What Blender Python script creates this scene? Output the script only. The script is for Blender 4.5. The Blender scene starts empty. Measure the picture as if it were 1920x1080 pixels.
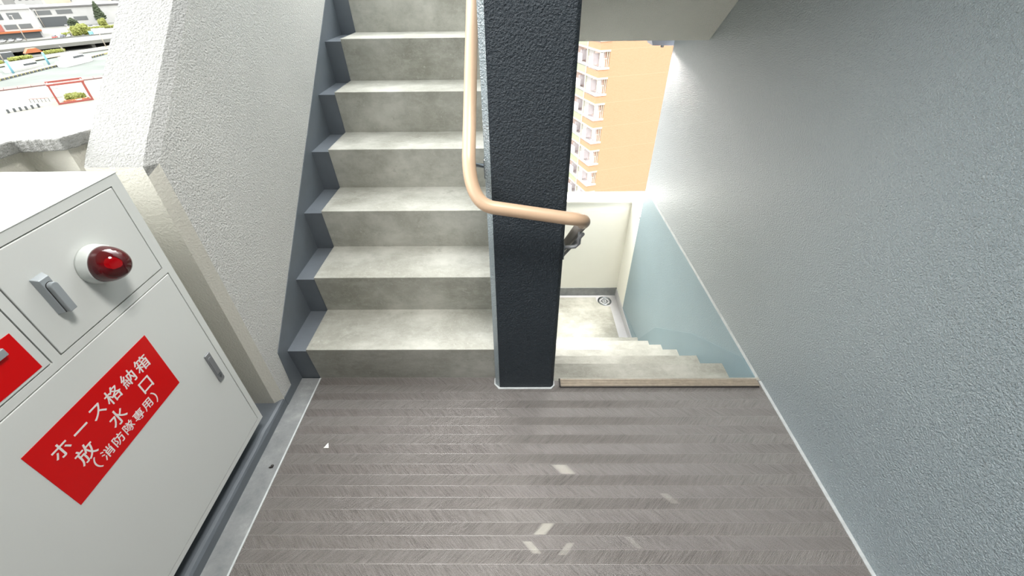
import bpy, bmesh, math, random
from mathutils import Vector, Matrix

random.seed(7)
scene = bpy.context.scene
COL = scene.collection

# ------------------------------------------------------------------ camera
cam_data = bpy.data.cameras.new('camera')
cam_data.sensor_width = 36.0
cam_data.lens = 792.81 / 1920 * 36.0
cam_data.clip_start = 0.02
cam_data.clip_end = 5000
cam = bpy.data.objects.new('camera', cam_data)
COL.objects.link(cam)
_p, _yaw, _roll = 0.6529, -0.0128, -0.0121
_f = Vector((math.sin(_yaw) * math.cos(_p), math.cos(_yaw) * math.cos(_p), -math.sin(_p)))
_r = Vector((math.cos(_yaw), -math.sin(_yaw), 0))
_u = _r.cross(_f)
_r2 = math.cos(_roll) * _r + math.sin(_roll) * _u
_u2 = -math.sin(_roll) * _r + math.cos(_roll) * _u
cam.matrix_world = Matrix(((_r2.x, _u2.x, -_f.x, 0), (_r2.y, _u2.y, -_f.y, 0),
                           (_r2.z, _u2.z, -_f.z, 1.4258), (0, 0, 0, 1)))
scene.camera = cam

# ------------------------------------------------------------------ world, exposure
world = bpy.data.worlds.new('overcast_sky')
scene.world = world
world.use_nodes = True
wn, wl = world.node_tree.nodes, world.node_tree.links
bg = wn['Background']
tc = wn.new('ShaderNodeTexCoord')
sep = wn.new('ShaderNodeSeparateXYZ')
ramp = wn.new('ShaderNodeValToRGB')
ramp.color_ramp.elements[0].position = 0.0
ramp.color_ramp.elements[0].color = (0.50, 0.49, 0.475, 1)
ramp.color_ramp.elements[1].position = 0.9
ramp.color_ramp.elements[1].color = (0.96, 0.985, 1.0, 1)
wl.new(tc.outputs['Generated'], sep.inputs[0])
wl.new(sep.outputs['Z'], ramp.inputs[0])
wl.new(ramp.outputs[0], bg.inputs['Color'])
bg.inputs['Strength'].default_value = 10.0

sun_d = bpy.data.lights.new('hazy_sun', 'SUN')
sun_d.energy = 4.0
sun_d.angle = math.radians(35)
sun_d.color = (1.0, 0.96, 0.9)
sun = bpy.data.objects.new('hazy_sun', sun_d)
COL.objects.link(sun)
sun.rotation_euler = Vector((-0.25, 1.0, 0.75)).to_track_quat('Z', 'Y').to_euler()

scene.view_settings.view_transform = 'Standard'
scene.view_settings.look = 'None'
scene.view_settings.gamma = 1.0
scene.view_settings.use_curve_mapping = False
scene.view_settings.exposure = 0.0


# ------------------------------------------------------------------ materials
def srgb(r, g, b):
    def c(v):
        v /= 255.0
        return v / 12.92 if v <= 0.04045 else ((v + 0.055) / 1.055) ** 2.4
    return (c(r), c(g), c(b), 1.0)


def outdoor(r, g, b, k=0.30):
    """Outdoor colour: washed-out haze look put in as paleness, then scaled down by k."""
    c = srgb(r, g, b)
    return (c[0] * k, c[1] * k, c[2] * k, 1.0)  # k dims the tone to suit the strong sky


class Mat:
    """Small wrapper around a Principled material."""
    def __init__(self, name, color, rough=0.5, metal=0.0, spec=0.5):
        self.m = bpy.data.materials.new(name)
        self.m.use_nodes = True
        self.n, self.l = self.m.node_tree.nodes, self.m.node_tree.links
        self.b = self.n['Principled BSDF']
        self.b.inputs['Base Color'].default_value = color
        self.b.inputs['Roughness'].default_value = rough
        self.b.inputs['Metallic'].default_value = metal
        self.b.inputs['Specular IOR Level'].default_value = spec
        self.color = color
        self._tc = None

    def tc(self):
        if self._tc is None:
            self._tc = self.n.new('ShaderNodeTexCoord').outputs['Object']
        return self._tc

    def noise(self, scale, detail=3, rough=0.55, stretch=None):
        t = self.n.new('ShaderNodeTexNoise')
        t.inputs['Scale'].default_value = scale
        t.inputs['Detail'].default_value = detail
        t.inputs['Roughness'].default_value = rough
        v = self.tc()
        if stretch:
            mp = self.n.new('ShaderNodeMapping')
            mp.inputs['Scale'].default_value = stretch
            self.l.new(v, mp.inputs[0])
            v = mp.outputs[0]
        self.l.new(v, t.inputs['Vector'])
        return t.outputs['Fac']

    def ramp(self, fac, stops):
        r = self.n.new('ShaderNodeValToRGB')
        e = r.color_ramp.elements
        while len(e) < len(stops):
            e.new(0.5)
        for el, (p, c) in zip(e, stops):
            el.position = p
            el.color = c if len(c) == 4 else (*c, 1)
        self.l.new(fac, r.inputs[0])
        return r.outputs[0]

    def math(self, op, a, b=None, c=None):
        m = self.n.new('ShaderNodeMath')
        m.operation = op
        for i, v in enumerate((a, b, c)):
            if v is None:
                continue
            if isinstance(v, (int, float)):
                m.inputs[i].default_value = v
            else:
                self.l.new(v, m.inputs[i])
        return m.outputs[0]

    def mix(self, fac, a, b, mode='MIX'):
        m = self.n.new('ShaderNodeMix')
        m.data_type = 'RGBA'
        m.blend_type = mode
        for s, v in ((m.inputs[0], fac), (m.inputs[6], a), (m.inputs[7], b)):
            if isinstance(v, (int, float)):
                s.default_value = v
            elif isinstance(v, tuple):
                s.default_value = v
            else:
                self.l.new(v, s)
        return m.outputs[2]

    def set_color(self, sock):
        self.l.new(sock, self.b.inputs['Base Color'])
        return self

    def bump(self, height, strength=0.5, dist=0.003):
        b = self.n.new('ShaderNodeBump')
        b.inputs['Strength'].default_value = strength
        b.inputs['Distance'].default_value = dist
        self.l.new(height, b.inputs['Height'])
        prev = self.b.inputs['Normal']
        if prev.is_linked:
            self.l.new(prev.links[0].from_socket, b.inputs['Normal'])
        self.l.new(b.outputs[0], self.b.inputs['Normal'])
        return self

    def mottle(self, scale, amount, detail=4, stretch=None):
        lo = tuple(c * (1 - amount) for c in self.color[:3]) + (1,)
        hi = tuple(min(1, c * (1 + amount)) for c in self.color[:3]) + (1,)
        f = self.noise(scale, detail, 0.6, stretch)
        self.set_color(self.ramp(f, [(0.3, lo), (0.7, hi)]))
        return self


def stucco(name, color, rough=0.55, scale=95, strength=0.55, dist=0.004, mottle=0.05, spec=0.5):
    m = Mat(name, color, rough, spec=spec)
    h = m.math('ADD', m.noise(scale, 2, 0.5), m.math('MULTIPLY', m.noise(scale * 2.6, 2, 0.5), 0.4))
    m.bump(h, strength, dist)
    m.mottle(2.2, mottle)
    return m


WHITE_STUCCO = stucco('white_stucco', srgb(208, 207, 202), 0.7, 190, 1.0, 0.007, 0.03)
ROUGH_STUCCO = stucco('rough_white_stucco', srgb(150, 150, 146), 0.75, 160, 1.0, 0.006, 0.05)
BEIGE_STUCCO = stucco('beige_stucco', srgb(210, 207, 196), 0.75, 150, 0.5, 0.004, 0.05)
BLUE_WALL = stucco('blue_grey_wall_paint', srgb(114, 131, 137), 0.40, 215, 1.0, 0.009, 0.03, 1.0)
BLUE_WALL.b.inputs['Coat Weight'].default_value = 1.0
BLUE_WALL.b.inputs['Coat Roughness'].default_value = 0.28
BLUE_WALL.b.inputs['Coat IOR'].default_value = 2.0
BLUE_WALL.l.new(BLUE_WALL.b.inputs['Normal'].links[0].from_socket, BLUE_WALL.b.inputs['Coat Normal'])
BLUE_LOWER = stucco('blue_grey_lower_wall_paint', srgb(138, 158, 165), 0.42, 215, 0.5, 0.005, 0.04, 0.8)
BLUE_SMOOTH = stucco('blue_grey_smooth_paint', srgb(128, 150, 158), 0.4, 120, 0.12, 0.003, 0.04)
NAVY_SHADED = stucco('navy_paint_shade_darkened', srgb(38, 47, 54), 0.5, 200, 1.0, 0.007, 0.03, 0.4)  # dark tone stands in for the little light on the wall end
GREY_SOFFIT = stucco('grey_soffit_spray', srgb(222, 222, 216), 0.7, 230, 1.0, 0.007, 0.04)
CREAM = Mat('cream_parapet_paint', srgb(240, 239, 230), 0.6).mottle(1.5, 0.03)
CAP_WHITE = Mat('white_cap_paint', srgb(240, 238, 230), 0.6).mottle(3, 0.02)
CEIL = Mat('ceiling_paint', srgb(200, 200, 196), 0.8).mottle(2, 0.03)
SEALANT = Mat('pale_sealant', srgb(196, 200, 200), 0.6).mottle(30, 0.12)


def concrete(name, base, dark, light):
    m = Mat(name, base, 0.6)
    big = m.noise(3.2, 6, 0.65)
    c = m.ramp(big, [(0.32, dark), (0.5, base), (0.68, light)])
    st = m.noise(6, 7, 0.7, (0.8, 1.6, 2.0))
    c = m.mix(m.ramp(st, [(0.48, (0, 0, 0)), (0.72, (0.6, 0.6, 0.6))]), c, light)
    st2 = m.noise(5, 7, 0.72, (0.9, 1.5, 1.8))
    c = m.mix(m.ramp(st2, [(0.28, (0.55, 0.55, 0.55)), (0.46, (0, 0, 0))]), c, dark)
    wv = m.noise(14, 8, 0.75)
    c = m.mix(m.ramp(wv, [(0.485, (0, 0, 0)), (0.5, (0.4, 0.4, 0.4)), (0.515, (0, 0, 0))]), c, light)
    sp = m.noise(42, 4, 0.7)
    c = m.mix(m.ramp(sp, [(0.64, (0, 0, 0)), (0.72, (0.7, 0.7, 0.7))]), c, light)
    dk = m.noise(18, 4, 0.65)
    c = m.mix(m.ramp(dk, [(0.26, (0.6, 0.6, 0.6)), (0.36, (0, 0, 0))]), c, dark)
    m.set_color(c)
    m.bump(m.noise(60, 4), 0.15, 0.003)
    return m


CONCRETE = concrete('trowelled_concrete', srgb(160, 159, 149), srgb(138, 137, 126), srgb(190, 189, 180))
SLATE = Mat('slate_grey_waterproof_paint', srgb(104, 110, 116), 0.38).mottle(9, 0.08)
SLATE.bump(SLATE.noise(30, 3), 0.12, 0.003)
MORTAR = Mat('grey_gutter_paint', srgb(140, 142, 142), 0.45)
MORTAR.set_color(MORTAR.ramp(MORTAR.noise(14, 6, 0.7), [(0.3, srgb(122, 125, 126)), (0.55, srgb(142, 144, 144)), (0.72, srgb(160, 162, 160))]))
PALE_GUTTER = Mat('pale_gutter_paint', srgb(196, 196, 198), 0.5).mottle(6, 0.05)
MORTAR.bump(MORTAR.noise(45, 3), 0.12, 0.003)


def floor_vinyl():
    m = Mat('ribbed_grey_vinyl_sheet', srgb(112, 108, 106), 0.35, spec=0.9)
    sx = m.n.new('ShaderNodeSeparateXYZ')
    m.l.new(m.tc(), sx.inputs[0])
    X, Y = sx.outputs[0], sx.outputs[1]
    k = m.math('DIVIDE', m.math('SUBTRACT', Y, 0.023), 0.04)
    par = m.math('FLOORED_MODULO', m.math('FLOOR', k), 2.0)
    sign = m.math('SUBTRACT', m.math('MULTIPLY', par, 2.0), 1.0)
    # groove direction alternates +-45 degrees from one band to the next
    phase = m.math('ADD', X, m.math('MULTIPLY', Y, sign))
    wave = m.math('SINE', m.math('MULTIPLY', phase, 2 * math.pi / 0.0042))
    frac = m.math('FRACT', k)
    edge = m.math('LESS_THAN', m.math('ABSOLUTE', m.math('SUBTRACT', frac, 0.5)), 0.484)
    h = m.math('MULTIPLY', wave, edge)
    n1 = m.noise(420, 2, 0.6)
    c = m.ramp(n1, [(0.3, srgb(82, 77, 75)), (0.7, srgb(143, 137, 132))])
    # worn streaks that run along the grooves of each band
    along = m.math('SUBTRACT', X, m.math('MULTIPLY', Y, sign))
    cv = m.n.new('ShaderNodeCombineXYZ')
    m.l.new(m.math('MULTIPLY', phase, 260.0), cv.inputs[0])
    m.l.new(m.math('MULTIPLY', along, 14.0), cv.inputs[1])
    m.l.new(m.math('MULTIPLY', m.math('FLOOR', k), 7.3), cv.inputs[2])
    hs_ = m.n.new('ShaderNodeTexNoise')
    hs_.inputs['Scale'].default_value = 1.0
    hs_.inputs['Detail'].default_value = 3
    m.l.new(cv.outputs[0], hs_.inputs['Vector'])
    c = m.mix(m.ramp(hs_.outputs['Fac'], [(0.46, (0, 0, 0)), (0.70, (0.34, 0.34, 0.34))]), c, srgb(160, 155, 151))
    c = m.mix(m.ramp(hs_.outputs['Fac'], [(0.28, (0.45, 0.45, 0.45)), (0.45, (0, 0, 0))]), c, srgb(62, 58, 57))
    big = m.noise(2.6, 5, 0.6)
    c = m.mix(m.ramp(big, [(0.40, (0, 0, 0)), (0.8, (0.3, 0.3, 0.3))]), c, srgb(146, 141, 137))
    # thin line between bands
    c = m.mix(m.math('MULTIPLY', m.math('SUBTRACT', 1.0, edge), 0.4), c, srgb(170, 167, 162))
    # pale dry scuffs in fixed spots
    for x0, y0, hw, sg, a in ((0.165, 0.803, 0.030, 1, 0.55), (0.085, 0.603, 0.022, -1, 0.6), (0.045, 0.549, 0.016, 1, 0.45), (0.150, 0.545, 0.014, -1, 0.35), (0.51, 0.700, 0.016, 1, 0.25), (0.36, 0.563, 0.012, 1, 0.2)):
        dy = m.math('SUBTRACT', Y, y0)
        dx = m.math('ABSOLUTE', m.math('ADD', m.math('SUBTRACT', X, x0), m.math('MULTIPLY', dy, sg * 0.9)))
        inx = m.math('SUBTRACT', 1.0, m.math('MINIMUM', m.math('POWER', m.math('DIVIDE', dx, hw), 4.0), 1.0))
        iny = m.math('LESS_THAN', m.math('ABSOLUTE', dy), 0.017)
        f = m.math('MULTIPLY', m.math('MULTIPLY', inx, iny), a)
        c = m.mix(f, c, srgb(206, 202, 190))
    fl = m.noise(120, 1, 0.5)
    c = m.mix(m.ramp(fl, [(0.83, (0, 0, 0)), (0.84, (0.8, 0.8, 0.8))]), c, srgb(214, 212, 204))
    m.set_color(c)
    m.bump(h, 0.7, 0.0012)
    m.bump(n1, 0.25, 0.0015)
    m.b.inputs['Anisotropic'].default_value = 0.85
    tg = m.n.new('ShaderNodeCombineXYZ')
    tg.inputs[0].default_value = 0.7071
    m.l.new(m.math('MULTIPLY', sign, -0.7071), tg.inputs[1])
    m.l.new(tg.outputs[0], m.b.inputs['Tangent'])
    return m


VINYL = floor_vinyl()
CAB = Mat('white_powder_coat', srgb(218, 220, 216), 0.32, spec=0.5)
CAB.bump(CAB.noise(500, 2), 0.04, 0.001)
GAP = Mat('dark_door_gap', srgb(70, 70, 68), 0.7)
RED = Mat('red_sign_vinyl', srgb(212, 0, 6), 0.3, spec=0.3)
LETTER = Mat('white_lettering', srgb(236, 232, 228), 0.4)
LENS = Mat('red_beacon_lens', srgb(78, 0, 8), 0.07)
LENS.b.inputs['Transmission Weight'].default_value = 0.25
LENS.b.inputs['Coat Weight'].default_value = 0.2
RING = Mat('grey_white_plastic', srgb(206, 210, 206), 0.4)
BULB = Mat('lit_bulb', srgb(255, 20, 12), 0.3)
BULB.b.inputs['Emission Color'].default_value = (1, 0.02, 0.01, 1)
BULB.b.inputs['Emission Strength'].default_value = 4.0
CHROME = Mat('satin_chrome', srgb(150, 156, 160), 0.3, 1.0)
STEEL = Mat('dark_steel', srgb(140, 142, 144), 0.3, 0.3)
PULL = Mat('satin_grey_handle', srgb(164, 170, 173), 0.35, 0.25)
RAIL = Mat('beige_brown_rail_vinyl', srgb(186, 158, 131), 0.36).mottle(5, 0.03)
RAIL_STEEL = Mat('brown_grey_steel', srgb(160, 155, 148), 0.22, 0.35)
BRONZE = Mat('bronze_nosing', srgb(176, 164, 148), 0.4, 0.3).mottle(60, 0.12)
BLACK = Mat('black_rubber', srgb(40, 36, 34), 0.6)
PAPER = Mat('white_scrap', srgb(240, 240, 235), 0.7)


# ------------------------------------------------------------------ mesh helpers
class MB:
    def __init__(self):
        self.bm = bmesh.new()

    def box(self, x0, x1, y0, y1, z0, z1, bevel=0.0, seg=2):
        bm = self.bm
        g = bmesh.ops.create_cube(bm, size=1.0)
        vs = g['verts']
        for v in vs:
            v.co = Vector((x0 + (v.co.x + 0.5) * (x1 - x0), y0 + (v.co.y + 0.5) * (y1 - y0), z0 + (v.co.z + 0.5) * (z1 - z0)))
        if bevel > 0:
            es = list({e for v in vs for e in v.link_edges})
            bmesh.ops.bevel(bm, geom=es, offset=bevel, segments=seg, affect='EDGES', profile=0.5)
        return self

    def prism(self, pts, axis, a0, a1):
        """Polygon pts (2-D) extruded along axis: 'x' -> pts are (y,z); 'y' -> (x,z); 'z' -> (x,y)."""
        def P(p, a):
            return {'x': (a, p[0], p[1]), 'y': (p[0], a, p[1]), 'z': (p[0], p[1], a)}[axis]
        bm = self.bm
        A = [bm.verts.new(P(p, a0)) for p in pts]
        B = [bm.verts.new(P(p, a1)) for p in pts]
        fs = [bm.faces.new(A), bm.faces.new(B)]
        n = len(pts)
        for i in range(n):
            fs.append(bm.faces.new((A[i], A[(i + 1) % n], B[(i + 1) % n], B[i])))
        bmesh.ops.recalc_face_normals(bm, faces=fs)
        return self

    def poly(self, verts, faces):
        bm = self.bm
        V = [bm.verts.new(v) for v in verts]
        fs = [bm.faces.new([V[i] for i in f]) for f in faces]
        bmesh.ops.recalc_face_normals(bm, faces=fs)
        return self

    def tube(self, pts, r, seg=20, cap=True):
        bm = self.bm
        pts = [Vector(p) for p in pts]
        rings = []
        prev = None
        for i, p in enumerate(pts):
            a = pts[max(0, i - 1)]
            b = pts[min(len(pts) - 1, i + 1)]
            t = (b - a).normalized()
            if prev is None:
                ref = Vector((0, 0, 1)) if abs(t.z) < 0.95 else Vector((1, 0, 0))
                n = t.cross(ref).normalized()
            else:
                n = (prev - t * prev.dot(t)).normalized()
            prev = n
            bb = t.cross(n)
            rr = r[i] if isinstance(r, (list, tuple)) else r
            rings.append([bm.verts.new(p + rr * (math.cos(2 * math.pi * k / seg) * n + math.sin(2 * math.pi * k / seg) * bb)) for k in range(seg)])
        fs = []
        for A, B in zip(rings, rings[1:]):
            for k in range(seg):
                f = bm.faces.new((A[k], A[(k + 1) % seg], B[(k + 1) % seg], B[k]))
                f.smooth = True
                fs.append(f)
        if cap:
            fs.append(bm.faces.new(rings[0]))
            fs.append(bm.faces.new(rings[-1]))
        bmesh.ops.recalc_face_normals(bm, faces=fs)
        return self

    def lathe(self, prof, origin, axis='z', seg=32):
        """prof: (radius, height) pairs revolved about axis through origin."""
        o = Vector(origin)
        ax = {'x': Vector((1, 0, 0)), 'y': Vector((0, 1, 0)), 'z': Vector((0, 0, 1))}[axis]
        n = {'x': Vector((0, 1, 0)), 'y': Vector((0, 0, 1)), 'z': Vector((1, 0, 0))}[axis]
        b = ax.cross(n)
        bm = self.bm
        rings = []
        for r, h in prof:
            if r < 1e-6:
                rings.append([bm.verts.new(o + ax * h)])
            else:
                rings.append([bm.verts.new(o + ax * h + r * (math.cos(2 * math.pi * k / seg) * n + math.sin(2 * math.pi * k / seg) * b)) for k in range(seg)])
        fs = []
        for A, B in zip(rings, rings[1:]):
            for k in range(seg):
                k2 = (k + 1) % seg
                if len(A) == 1 and len(B) == 1:
                    continue
                if len(A) == 1:
                    f = bm.faces.new((A[0], B[k], B[k2]))
                elif len(B) == 1:
                    f = bm.faces.new((A[k], A[k2], B[0]))
                else:
                    f = bm.faces.new((A[k], A[k2], B[k2], B[k]))
                f.smooth = True
                fs.append(f)
        for R in (rings[0], rings[-1]):
            if len(R) > 2:
                fs.append(bm.faces.new(R))
        bmesh.ops.recalc_face_normals(bm, faces=fs)
        return self

    def blob(self, c, rad, sub=2, jitter=0.15, seed=0):
        rnd = random.Random(seed)
        g = bmesh.ops.create_icosphere(self.bm, subdivisions=sub, radius=1.0)
        for v in g['verts']:
            k = 1 + rnd.uniform(-jitter, jitter)
            v.co = Vector((c[0] + v.co.x * rad[0] * k, c[1] + v.co.y * rad[1] * k, c[2] + v.co.z * rad[2] * k))
        return self

    def build(self, name, mat, parent=None, world=False, smooth=False, bevel=0.0, seg=2):
        me = bpy.data.meshes.new(name)
        if world and parent is not None:
            r = parent
            while r.parent:
                r = r.parent
            off = Vector(r.location)
            for v in self.bm.verts:
                v.co -= off
        if smooth:
            for f in self.bm.faces:
                f.smooth = True
        self.bm.to_mesh(me)
        self.bm.free()
        me.materials.append(mat.m if isinstance(mat, Mat) else mat)
        o = bpy.data.objects.new(name, me)
        COL.objects.link(o)
        if parent is not None:
            o.parent = parent
        if bevel > 0:
            md = o.modifiers.new('edge', 'BEVEL')
            md.width = bevel
            md.segments = seg
            md.limit_method = 'ANGLE'
            md.angle_limit = math.radians(40)
            md.harden_normals = False
        return o


def thing(name, label, cat, loc=(0, 0, 0), rz=0.0, group=None):
    o = bpy.data.objects.new(name, None)
    COL.objects.link(o)
    o.empty_display_size = 0.1
    o.location = loc
    o.rotation_euler = (0, 0, rz)
    o['label'] = label
    o['category'] = cat
    if group:
        o['group'] = group
    return o


def tag(o, label, cat, group=None, kind=None):
    o['label'] = label
    o['category'] = cat
    if group:
        o['group'] = group
    if kind:
        o['kind'] = kind
    return o


def struct(name, mb, mat, label, cat, **kw):
    o = mb.build(name, mat, **kw)
    o['kind'] = 'structure'
    o['label'] = label
    o['category'] = cat
    return o


# ------------------------------------------------------------------ dimensions
D0 = 1.224           # foot of the first riser
RI, TR, NOSE = 0.1909, 0.2347, 0.018
XW = -0.940          # inner face of the stair parapet
XS = -0.856          # edge of the painted strip
XR = 1.044           # right wall
PX0, PX1, PY = -0.090, 0.155, 1.1675   # middle wall
ZL = -7 * RI         # lower half landing
ZU = 7 * RI          # upper half landing
YL = 3.497           # inner face of the far parapet
YE = 3.190           # far end of the right wall
CURB = 0.045
BACK = -1.45
SLOPE = RI / TR

# ------------------------------------------------------------------ setting
struct('floor', MB().prism([(XS, BACK), (XR, BACK), (XR, 1.205), (PX1, 1.205), (PX1, D0), (XS, D0)], 'z', -0.16, 0.0), VINYL,
       'dark grey ribbed vinyl landing floor with banded sheen', 'floor')
struct('trim_1', MB().box(XS - 0.088, XS, BACK, D0 - 0.001, -0.16, -0.001), MORTAR,
       'flat grey painted gutter strip between vinyl floor and cabinet curb', 'gutter strip')
struct('trim_2', MB().box(XS - 0.002, XS + 0.004, BACK, D0 - 0.002, -0.01, 0.0022), SEALANT,
       'thin pale sealant line along left edge of vinyl floor', 'sealant line')
struct('trim_3', MB().box(XR - 0.011, XR + 0.001, BACK, 1.20, -0.01, 0.003), SEALANT,
       'thin pale sealant line between vinyl floor and right wall', 'sealant line')

# curb under the cabinet, with an uneven trowelled lip
curb = MB()
rnd = random.Random(3)
ys = [BACK + (1.148 - BACK) * i / 60 for i in range(61)]
prof = []
for y in ys:
    j = rnd.uniform(-0.0025, 0.0025)
    prof.append([(-1.29, -0.16), (XW + 0.001, -0.16), (XW + 0.001, CURB - 0.012 + j), (XW - 0.004 + j, CURB - 0.002), (XW - 0.014 + j, CURB + 0.001), (-1.29, CURB - 0.004)])
V, F = [], []
for i, y in enumerate(ys):
    for p in prof[i]:
        V.append((p[0], y, p[1]))
for i in range(60):
    for k in range(6):
        a, b = i * 6 + k, i * 6 + (k + 1) % 6
        F.append((a, b, b + 6, a + 6))
F.append(tuple(range(6)))
F.append(tuple(range(360, 366)))
curb.poly(V, F)
struct('trim_4', curb, SLATE, 'slate grey painted curb running under the white cabinet', 'curb')

# right wall in two levels with the slab joint between them
JZ = -0.012
struct('wall_right', MB().box(XR, XR + 0.2, BACK, YE, 0.0, 4.2), BLUE_WALL,
       'blue grey textured wall to the right of the stairs', 'wall')
struct('wall_right_lower', MB().box(XR, XR + 0.2, BACK, YE, -2.9, -0.02), BLUE_LOWER,
       'lower part of the blue grey right wall below the joint', 'wall')
struct('trim_5', MB().box(XR + 0.0012, XR + 0.199, D0, YE - 0.0003, -0.0205, 0.0005), SEALANT,
       'thin pale joint line across the right wall', 'joint line')
# smooth painted skirting following the descending flight
sk = []
y_a, y_b = D0 + 0.0, D0 + 6 * TR + 0.25
struct('trim_6', MB().prism([(D0 - 0.01, -0.021), (D0 + 0.13, -0.021), (D0 + 0.62, -0.33), (D0 + 1.12, -0.745), (D0 + 6 * TR, ZL + 0.18),
                             (YE, ZL + 0.075), (YE, ZL - 0.1), (D0 + 6 * TR, ZL - 0.1), (D0 - 0.01, -0.35)], 'x', XR - 0.0025, XR + 0.01), BLUE_SMOOTH,
       'smooth blue grey painted skirting beside the descending steps', 'skirting')

# middle wall between the flights: unlit end darkened in colour, lit flank lighter blue-grey
CH = 0.018
struct('wall_middle', MB().prism([(PX0 + CH, PY), (PX1 - CH * 0.6, PY), (PX1, PY + CH * 0.6), (PX1, PY + 0.03), (PX1 - 0.02, PY + 0.03), (PX1 - 0.02, 2.62), (PX0 + CH, 2.62)], 'z', -1.7, 4.2), NAVY_SHADED,
       'navy textured wall end with its shade put into the colour, standing between the two stair flights', 'wall', bevel=0.003)
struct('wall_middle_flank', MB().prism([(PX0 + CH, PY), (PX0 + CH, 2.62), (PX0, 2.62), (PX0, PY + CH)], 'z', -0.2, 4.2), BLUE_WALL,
       'light blue grey flank of the middle wall, its lit edge put into the colour, beside the ascending steps', 'wall')
struct('wall_middle_right', MB().box(PX1 - 0.02, PX1, PY + 0.03, 2.62, -1.7, 4.2), WHITE_STUCCO,
       'unseen textured flank of the middle wall, made white to bounce light, beside the descending steps', 'wall')  # unseen side, whitened to bounce light onto the right wall
sealb = MB()
sealb.prism([(PX0 - 0.006, PY + CH), (PX0 + CH - 0.004, PY - 0.008), (PX1 - 0.01, PY - 0.008), (PX1 + 0.006, PY + 0.010), (PX1 + 0.006, PY + 0.035), (PX0 - 0.006, PY + 0.05)], 'z', -0.01, 0.0035)
struct('trim_7', sealb, SEALANT, 'pale sealant bead around the foot of the navy wall end', 'sealant line')

# stair parapet on the left, sloped top with a chamfered inner edge
PYE = 1.055
def top(y):
    return 1.022 + 0.872 * (y - PYE)
c = 0.026
yt = 2.62
par = MB()
# cross-section in x, lofted along y; end face chamfered at the inner corner
def ring(y, zt, inset=0.0):
    return [(-1.12, y, -0.3), (-1.12, y, zt), (XW - c - inset * 0, y, zt), (XW - inset, y, zt - c), (XW - inset, y, -0.3)]
secs = [ring(PYE, top(PYE) - 0.004, c), ring(PYE + c, top(PYE + c), 0.0), ring(yt, top(yt), 0.0), ring(yt + 0.1, ZU + 1.12, 0.0), ring(3.7, ZU + 1.12, 0.0)]
V, F = [], []
for s in secs:
    V += s
for i in range(len(secs) - 1):
    for k in range(5):
        a, b = i * 5 + k, i * 5 + (k + 1) % 5
        F.append((a, b, b + 5, a + 5))
F.append((0, 1, 2, 3, 4))
F.append(tuple(range(5 * (len(secs) - 1), 5 * len(secs))))
# keep the wall's foot on the curb: only the part above the curb is white
par.poly(V, F)
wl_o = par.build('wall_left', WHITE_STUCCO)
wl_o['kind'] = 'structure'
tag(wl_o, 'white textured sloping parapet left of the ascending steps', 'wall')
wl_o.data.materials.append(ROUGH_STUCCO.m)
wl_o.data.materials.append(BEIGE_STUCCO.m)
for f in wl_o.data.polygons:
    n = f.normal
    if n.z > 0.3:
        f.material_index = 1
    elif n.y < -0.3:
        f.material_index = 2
# slate base and stringer board painted on the parapet's inner face
def sy(z0, y):
    return z0 + (y - D0) * SLOPE
struct('trim_8', MB().prism([(1.082, -0.16), (1.082, CURB), (1.150, CURB), (1.160, 0.222), (2.62, 0.222 + (2.62 - 1.160) * 0.788), (2.75, ZU + 0.1), (3.5, ZU + 0.1), (3.5, ZU - 0.3), (2.7, ZU - 0.3), (D0, -0.16)],
                            'x', XW - 0.02, XW + 0.0025), SLATE,
       'slate grey stringer band along the foot of the white stair parapet', 'stringer')

# parapets of the landing's nook behind and beside the cabinet
ZC = 1.09
farp = MB()
farp.prism([(-1.285, 1.085), (-1.165, 1.085), (-1.135, 1.19), (-1.1205, 1.30), (-1.48, 1.30), (-1.48, 1.085)], 'z', -0.3, ZC - 0.03)
struct('wall_back_left', farp, BEIGE_STUCCO, 'low cream parapet behind the far end of the cabinet', 'wall')
struct('wall_side_left', MB().box(-1.48, -1.285, BACK, 1.085, -0.3, ZC - 0.03), BEIGE_STUCCO,
       'low cream parapet behind the back of the white cabinet', 'wall')
# thick rough render cap with a broken inner edge
rnd = random.Random(11)
inner = []
for (xa, ya), (xb, yb), n in (((-1.262, BACK), (-1.262, 1.03), 60), ((-1.255, 1.05), (-1.155, 1.068), 10), ((-1.150, 1.07), (-1.118, 1.19), 8)):
    for i in range(n):
        t = i / n
        inner.append((xa + (xb - xa) * t + rnd.uniform(-.003, .003), ya + (yb - ya) * t + rnd.uniform(-.004, .004)))
outline = inner + [(-1.1185, 1.315), (-1.5, 1.315), (-1.5, BACK)]
struct('trim_9', MB().prism(outline, 'z', ZC - 0.032, ZC), ROUGH_STUCCO,
       'rough white render cap on the low parapets behind the cabinet', 'parapet cap', bevel=0.004)

# ceiling slab over the landing, back wall, floor slab edge
struct('ceiling', MB().box(-1.5, XR, BACK, 1.55, 2.47, 2.68), CEIL, 'pale slab over the landing', 'ceiling')  # out of view; front edge drawn out over the steps to shade the risers
struct('wall_back', MB().box(-1.5, XR + 0.2, BACK - 0.2, BACK, -0.3, 4.2), SLATE, 'unseen corridor wall behind the landing, painted dark to dim the steps', 'wall')  # out of view; dark colour chosen to dim risers and wall end

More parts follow.
